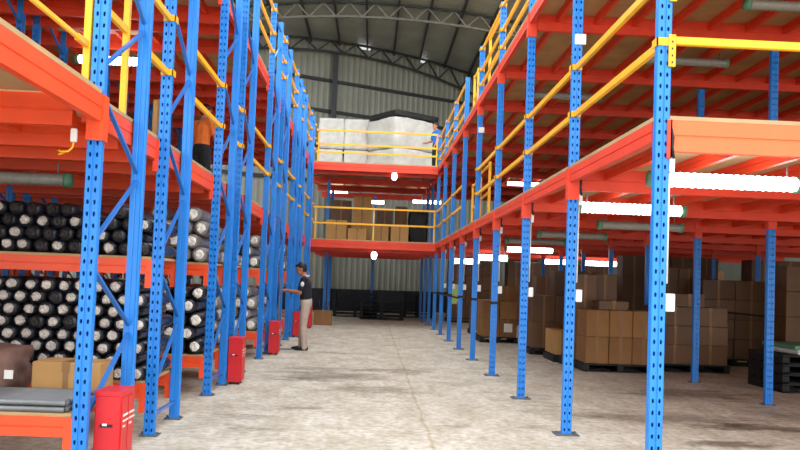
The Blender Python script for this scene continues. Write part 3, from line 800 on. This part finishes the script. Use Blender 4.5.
lamp(2.14, 3.32, 8.25, 2.21, True, 'glowing batten lamp under the right deck, between the nearest and second posts', group=GL)
lamp(3.05, 4.22, 10.55, 2.22, False, 'unlit grey batten lamp under the lower right deck beyond the two big lit ones', group=GL)
lamp(2.7, 3.85, 12.8, 2.21, False, 'unlit batten lamp under the lower right deck just in front of the fifth post row', group=GL)
lamp(2.55, 3.7, 15.0, 2.21, False, 'unlit batten lamp under the lower right deck just behind the fifth post row', group=GL)
lamp(3.30, 4.55, 19.5, 2.26, True, 'bright far batten lamp right of the third right post', group=GL, rad=.08)
lamp(2.9, 3.85, 22.0, 2.11, True, 'bright far batten lamp seen between the third and fourth right posts', group=GL, rad=.09)
lamp(2.6, 3.5, 25.2, 2.07, True, 'bright far batten lamp seen between the fourth and fifth right posts', group=GL, rad=.09)
for k, x in enumerate((5.2, 6.5, 7.8, 9.1)):
    lamp(x, x+1.22, 24.2, 2.13, True, 'far lit batten lamp in the dim right store, %s of the back line' % ORD[k], group=GL, rad=.08)
lamp(8.4, 9.6, 22.0, 2.07, True, 'far lit batten lamp seen just right of the nearest right post', group=GL)
GU = 'batten lamps under the upper right deck'
lamp(3.95, 5.2, 8.3, 4.51, False, 'unlit batten lamp under the upper right deck at the top right corner', group=GU)
lamp(3.55, 4.8, 10.55, 4.52, False, 'unlit batten lamp under the upper right deck behind the yellow front rail', group=GU)
lamp(2.5, 3.7, 12.8, 4.52, False, 'unlit batten lamp under the upper right deck above the middle of the lower deck', group=GU)
lamp(3.95, 5.15, 23.6, 4.44, True, 'lit far batten lamp above the lower right deck', group=GU)
lamp(5.4, 6.6, 23.6, 4.44, True, 'lit far batten lamp above the lower right deck, right of its neighbour', group=GU)
lamp(1.3, 2.4, 27.6, 4.18, True, 'lit batten lamp under the right end of the top cross gallery', group=GU)
lamp(-1.7, -.9, 27.6, 4.42, True, 'lit batten lamp under the left end of the top cross gallery')
for (x, y, z, lb) in ((.55, 22.7, 4.41, 'bare glowing bulb hanging under the front of the top cross gallery'), (.05, 22.7, 2.09, 'bare glowing bulb hanging under the front of the lower cross gallery')):
    t = thing('hanging_bulb', lb, 'lamp', (x, y, z))
    mb = MB(); mb.ball((0,0,-.02), (.085,.085,.12), 14, 10); part('bulb', mb, M['lit'], t, True)
    mb = MB(); mb.tube([(0,0,.09),(0,0,.15)], .05, 10); part('socket', mb, M['black'], t, True)
    mb = MB(); mb.tube([(0,0,.15),(0,0,.25)], .008, 6); part('cord', mb, M['black'], t)
lamp(-.4, .4, 27.6, 4.10, True, 'small lit batten lamp behind the cartons of the lower cross gallery')
lamp(-3.95, -2.68, 7.0, 2.13, False, 'unlit ribbed batten lamp under the lower left deck')
lamp(-4.25, -3.15, 11.0, 4.28, True, 'lit batten lamp above the lower left deck behind the yellow gate')

# ------------------------------------------------------------------ conduits and boxes on the right posts
for i, y in enumerate(YR[:8]):
    t = thing('switch_conduit', 'white conduit with switch box on the %s right aisle post' % ('nearest' if i == 0 else ORD[i]), 'conduit', (XR+.062, y, 0), 'conduits on the right posts')
    mb = MB(); mb.tube([(0, 0, 1.40), (0, 0, 2.17)], .009, 6); part('pipe', mb, M['conduit'], t, True)
    mb = MB(); mb.box(-.012, .050, -.03, .02, 1.22, 1.335, .006); part('switch_box', mb, M['conduit'], t)
    mb = MB(); mb.box(-.008, .03, -.025, .015, 2.12, 2.22, .004); part('socket', mb, M['conduit'], t)
    mb = MB(); mb.tube([(-.01, -.03, 2.42), (.005,-.04,2.34), (.0,-.04,2.28), (.02,-.02,2.21)], .012, 6); part('cord', mb, M['black'], t, True)
    if 3 <= i:
        mb = MB(); mb.box(-.112, -.016, -.046, -.041, 1.06, 1.10); mb.box(-.112,-.104,-.046,.03,1.06,1.10); part('black_strap', mb, M['black'], t)
for (i, z, lb) in ((1, 3.62, 'second'), (4, 4.06, 'fifth')):
    mb = MB(); y = YR[i]; mb.box(XR-.03, XR+.075, y-.052, y-.042, z, z+.10, .003); solo('notice_plate', mb, M['paper'], 'blank white plate fixed on the %s right post above the lower deck' % lb, 'plate', (XR, y-.045, z))
mb = MB(); mb.tube([(XR-.03,16.06,1.06),(XR+.2,17.2,1.0),(XR-.03,18.2,1.06),(XR+.1,19.3,1.02),(XR-.03,20.35,1.06),(XR+.1,21.5,1.02),(XR-.03,22.5,1.06)], .02, 6)
solo('cable', mb, M['black'], 'black cable slung between the far right aisle posts at chest height', 'cable', (XR, 19, 1.0), smooth=True)
mb = MB(); mb.box(2.05, 2.34, 20.7, 20.73, .86, 1.32, .01); mb.box(2.10,2.29,20.69,20.74,.80,.87,.01)
solo('hanging_vest', mb, M['vest'], 'pale green vest hanging by the far right posts', 'vest', (2.2, 20.7, .8))
# socket with yellow cord on the nearest left beam
t = thing('socket_box', 'small grey socket box with yellow cord hanging beside the nearest left post', 'socket', (-1.90, 4.96, 2.23))
mb = MB(); mb.box(-.018,.018,-.012,.012,-.085,0,.003); part('box_body', mb, M['conduit'], t)
mb = MB(); mb.tube([(-.0,-.0,-.085),(-.005,0,-.12),(-.03,0,-.145),(-.07,-.01,-.15),(-.10,0,-.135),(-.06,.01,-.16),(-.09,0,-.165)], .007, 6); part('cord', mb, M['yellow'], t, True)
# tan parcel on left deck
carton(-2.56, 9.3, Z1+.002, .15, .18, .88, 'narrow tan carton on the lower left deck behind the rail', 'carton_pale')
mb = MB()
lump('wrapped_parcel', 'crumpled grey plastic parcel on the lower left deck behind the gate post', 'parcel', -3.35, -2.75, 7.2, 7.6, Z1+.002, Z1+.62, M['film_grey'], seed=31, amp=.1)

# ------------------------------------------------------------------ people
def caps(mb, chain, n=10):
    """tapered limb: chain of ((x,y,z), r[, squash])"""
    for i, (p, r) in enumerate(chain):
        mb.ball(p, r if isinstance(r, (tuple, list)) else (r,r,r), 10, 8)
    for (a, ra), (b, rb) in zip(chain[:-1], chain[1:]):
        a = Vector(a); b = Vector(b)
        for k in range(1, 6):
            t = k/6; p = a.lerp(b, t)
            R_ = [(x*(1-t)+y*t) for x, y in zip(ra if isinstance(ra,(tuple,list)) else (ra,)*3, rb if isinstance(rb,(tuple,list)) else (rb,)*3)]
            mb.ball(p, R_, 10, 8)
def remeshed(name, mb, m, parent, vox=.011, smooth=3):
    me = bpy.data.meshes.new(name); me.from_pydata(mb.v, [], mb.f); me.materials.append(m)
    o = inst(name, me, parent); r = o.modifiers.new('r', 'REMESH'); r.mode = 'VOXEL'; r.voxel_size = vox; r.use_smooth_shade = True
    s = o.modifiers.new('s', 'SMOOTH'); s.iterations = smooth; s.factor = .5
    return o
def hand(mb, w, d, side, curl=1.0):
    """palm, four unequal bent fingers and a thumb from wrist w along direction d"""
    w = Vector(w); d = Vector(d).normalized(); up = Vector((0,0,1)); lat = d.cross(up)
    if lat.length < .1: lat = Vector((0,1,0))
    lat = lat.normalized(); dn = -lat.cross(d).normalized()
    pc = w + d*.05; caps(mb, [(w, .026), (w+d*.035, (.030,.030,.030)), (w+d*.085, (.033,.033,.024))])
    for k, ln in enumerate((.066,.078,.072,.056)):
        base = w + d*.09 + lat*(-.027+.018*k)
        p1 = base + d*ln*.45 + dn*ln*.10*curl; p2 = p1 + d*ln*.22*(1-.4*curl) + dn*ln*.38*curl; p3 = p2 - d*ln*.18*curl + dn*ln*.22*curl
        caps(mb, [(base, .0095), (p1, .009), (p2, .0085), (p3, .0075)])
    tb = w + d*.03 + lat*(-.03*side); t1 = tb + d*.03 - lat*(.022*side) + dn*.012; t2 = t1 + d*.03 + dn*.022 + lat*.006*side
    caps(mb, [(tb, .013), (t1, .011), (t2, .0095)])
def person(label, loc, rotz, P, shirt, trousers, s=1.0, collar=None, badge=False):
    """P: joints in local space, figure faces -x"""
    t = thing('person', label, 'person', loc, rotz=rotz); t.scale = (s,s,s)
    H = P['head']; hx, hy, hz = H
    body = MB()
    tl = P.get('tilt', 0.0); Rm = Matrix.Rotation(-tl, 3, 'Y')
    def hp(x, y, z): return tuple(Vector(H) + Rm @ Vector((x, y, z)))
    body.ball(hp(0.005,0,.03), (.096,.076,.098), 16, 12, mat=Rm); body.ball(hp(-.03,0,-.04), (.062,.058,.075), 14, 10, mat=Rm)     # skull, jaw
    body.ball(hp(-.075,0,-.085), (.022,.024,.02), mat=Rm); body.ball(hp(-.098,0,-.012), (.016,.013,.022), mat=Rm)                  # chin, nose
    body.ball(hp(-.088,0,.012), (.012,.010,.02), mat=Rm); body.ball(hp(-.086,0,.035), (.014,.045,.012), mat=Rm)                     # bridge, brow
    body.ball(hp(-.086,0,-.052), (.012,.022,.006), mat=Rm); body.ball(hp(-.083,0,-.063), (.012,.019,.006), mat=Rm)                  # lips
    for q in (-1,1): body.ball(hp(.01, q*.078, -.012), (.020,.010,.032), mat=Rm)                                                  # ears
    caps(body, [(P['neck'], .056), (hp(.02,0,-.07), .052)])
    sh = P['sh']; el = P['el']; wr = P['wr']; hd = P['hd']
    caps(body, [(P['pelvis'], (.105,.15,.10)), (P['waist'], (.095,.135,.10)), (P['chest'], (.11,.155,.12)), (P['neck'], (.06,.09,.05))])
    for i, q in ((0,1),(1,-1)):
        caps(body, [(P['neck'], .05), (sh[i], .054), (el[i], .044), (wr[i], .030)]); hand(body, wr[i], hd[i], q)
        caps(body, [(P['hip'][i], .085), (P['knee'][i], .055), (P['ank'][i], .038)])
    b = remeshed('body', body, M['skin'], t, .0075, 2)
    for q in (-1,1):
        mb = MB(); mb.ball(hp(-.083, q*.031, .012), .009, 8, 6); part('eye', mb, M['black'], t, True)
    hair = MB(); hair.ball(hp(.022,0,.052), (.098,.085,.090), 14, 10, mat=Rm); hair.ball(hp(.045,0,.0), (.066,.076,.085), 14, 10, mat=Rm); hair.ball(hp(-.055,0,.092), (.045,.062,.034), 12, 8, mat=Rm)
    remeshed('hair', hair, M['hair'], t, .010, 2)
    c = MB(); caps(c, [(P['pelvis'], (.118,.163,.085)), (P['waist'], (.112,.155,.10)), (P['chest'], (.128,.175,.13)), (tuple(Vector(P['neck'])-Vector((0,0,.05))), (.085,.12,.05))])
    for i in (0,1):
        e = Vector(sh[i]).lerp(Vector(el[i]), .72); caps(c, [(tuple(Vector(P['neck'])-Vector((0,0,.05))), .07), (sh[i], .072), (tuple(e), .062)])
    so = remeshed('shirt', c, shirt, t, .012, 3)
    c = MB(); caps(c, [(P['pelvis'], (.122,.165,.11)), (tuple(Vector(P['pelvis'])-Vector((0,0,.08))), (.125,.165,.09))])
    for i in (0,1):
        k = Vector(P['knee'][i]); a = Vector(P['ank'][i])
        caps(c, [(P['hip'][i], .105), (tuple(Vector(P['hip'][i]).lerp(k,.5)), .092), (tuple(k), .075), (tuple(k.lerp(a,.6)), .068), (tuple(a+Vector((0,0,-.02))), .066)])
    remeshed('trousers', c, trousers, t, .012, 3)
    for i in (0,1):
        a = Vector(P['ank'][i]); mb = MB()
        V = []
        for (x, w, h) in ((.07,.030,.05),(.05,.038,.075),(0,.040,.08),(-.08,.045,.06),(-.15,.044,.045),(-.19,.028,.035)):
            V.append((x,w,h))
        for j in range(len(V)-1):
            x0,w0,h0 = V[j]; x1,w1,h1 = V[j+1]; z = a.z-.075
            mb.add([(a.x+x0,a.y-w0,z),(a.x+x0,a.y+w0,z),(a.x+x0,a.y+w0*.8,z+h0),(a.x+x0,a.y-w0*.8,z+h0),(a.x+x1,a.y-w1,z),(a.x+x1,a.y+w1,z),(a.x+x1,a.y+w1*.8,z+h1),(a.x+x1,a.y-w1*.8,z+h1)],
                   [(0,1,5,4),(1,2,6,5),(2,3,7,6),(3,0,4,7)] + ([(0,3,2,1)] if j == 0 else []) + ([(4,5,6,7)] if j == len(V)-2 else []))
        part('shoe', mb, M['shoe'], t, True)
    if collar:
        mb = MB(); nx, ny, nz = P['neck']
        ring = [(nx+.012+.072*math.cos(a), ny+.075*math.sin(a), nz+.005+.02*math.cos(a)) for a in [2*PI*k/16 for k in range(17)]]
        mb.tube(ring, .017, 6); part('collar', mb, collar, t, True)
    if badge:
        e = Vector(sh[0]).lerp(Vector(el[0]), .35); mb = MB(); mb.ball((e.x, e.y-.064, e.z), (.036,.012,.05), 10, 6); part('sleeve_badge', mb, M['paper'], t, True)
    return t
HUP = 1.0
stand = dict(head=(-.075,0,1.575), tilt=.32, neck=(-.01,0,1.43), chest=(.01,0,1.27), waist=(.03,0,1.10), pelvis=(.04,0,.97),
    sh=[(.0,-.175,1.375),(.0,.175,1.375)], el=[(-.07,-.215,1.12),(-.09,.20,1.11)], wr=[(-.315,-.10,1.155),(-.33,.09,1.14)],
    hd=[(-1,.35,.05),(-1,-.35,.05)], hip=[(.045,-.085,.90),(.04,.085,.90)], knee=[(.01,-.085,.50),(-.01,.085,.50)], ank=[(.05,-.085,.085),(-.03,.08,.085)])
person('person in navy shirt and khaki trousers standing at the left racks, hands on a pole', (-1.24, 14.72, 0), 0, stand, M['shirt_navy'], M['khaki'], .955, M['paper'], True)
mb = MB(); mb.tube([(-1.70,14.72,.02),(-1.70,14.72,1.30)], .014, 8); mb.box(-1.73,-1.42,14.66,14.78,0,.022,.004)
solo('pole', mb, M['grey_steel'], 'thin grey pole on a flat foot held by the man in the navy shirt', 'pole', (-1.70,14.72,0), smooth=False)
relax = dict(head=(-.03,0,1.575), tilt=.12, neck=(.0,0,1.43), chest=(.01,0,1.27), waist=(.02,0,1.10), pelvis=(.02,0,.97),
    sh=[(.0,-.18,1.375),(.0,.18,1.375)], el=[(.02,-.235,1.10),(-.06,.235,1.11)], wr=[(-.12,-.22,.90),(-.26,.18,1.02)],
    hd=[(-.5,.1,-1),(-1,-.2,.0)], hip=[(.02,-.085,.90),(.02,.085,.90)], knee=[(.0,-.09,.50),(-.01,.09,.50)], ank=[(.03,-.09,.085),(-.01,.09,.085)])
person('person in orange shirt and dark trousers on the lower left deck, seen from behind', (-2.78, 12.6, Z1), -2.2, relax, M['shirt_orange'], M['dark_cloth'], .93)
person('person in blue shirt behind the rails at the right end of the top gallery', (1.82, 24.0, Z2), .3, relax, M['shirt_blue'], M['dark_cloth'], .93)

# ------------------------------------------------------------------ camera and light
f_, pit, yaw, rol, cy = 784.1, math.radians(2.357), math.radians(2.001), math.radians(2.163), 248.9
Fv = Vector((math.sin(yaw)*math.cos(pit), math.cos(yaw)*math.cos(pit), math.sin(pit)))
ri = Vector((math.cos(yaw), -math.sin(yaw), 0)); uu = ri.cross(Fv)
Rv = ri*math.cos(rol) + uu*math.sin(rol); Uv = -ri*math.sin(rol) + uu*math.cos(rol)
cd = bpy.data.cameras.new('camera'); cam = bpy.data.objects.new('camera', cd); C.objects.link(cam)
cam.matrix_world = Matrix(((Rv.x,Uv.x,-Fv.x,0),(Rv.y,Uv.y,-Fv.y,0),(Rv.z,Uv.z,-Fv.z,1.35),(0,0,0,1)))
cd.sensor_width = 36; cd.lens = f_*36/800; cd.shift_y = (cy-225)/800; cd.clip_end = 300; cd.clip_start = .05
SC.camera = cam
w = bpy.data.worlds.new('sky'); SC.world = w; w.use_nodes = True
bg = w.node_tree.nodes['Background']; bg.inputs['Color'].default_value = (.97,.985,1.0,1); bg.inputs['Strength'].default_value = 3.3
SC.view_settings.view_transform = 'Standard'; SC.view_settings.look = 'None'; SC.view_settings.gamma = 1; SC.view_settings.use_curve_mapping = False
SC.view_settings.exposure = 0.0
SC.cycles.max_bounces = 8; SC.cycles.diffuse_bounces = 5; SC.cycles.use_denoising = True
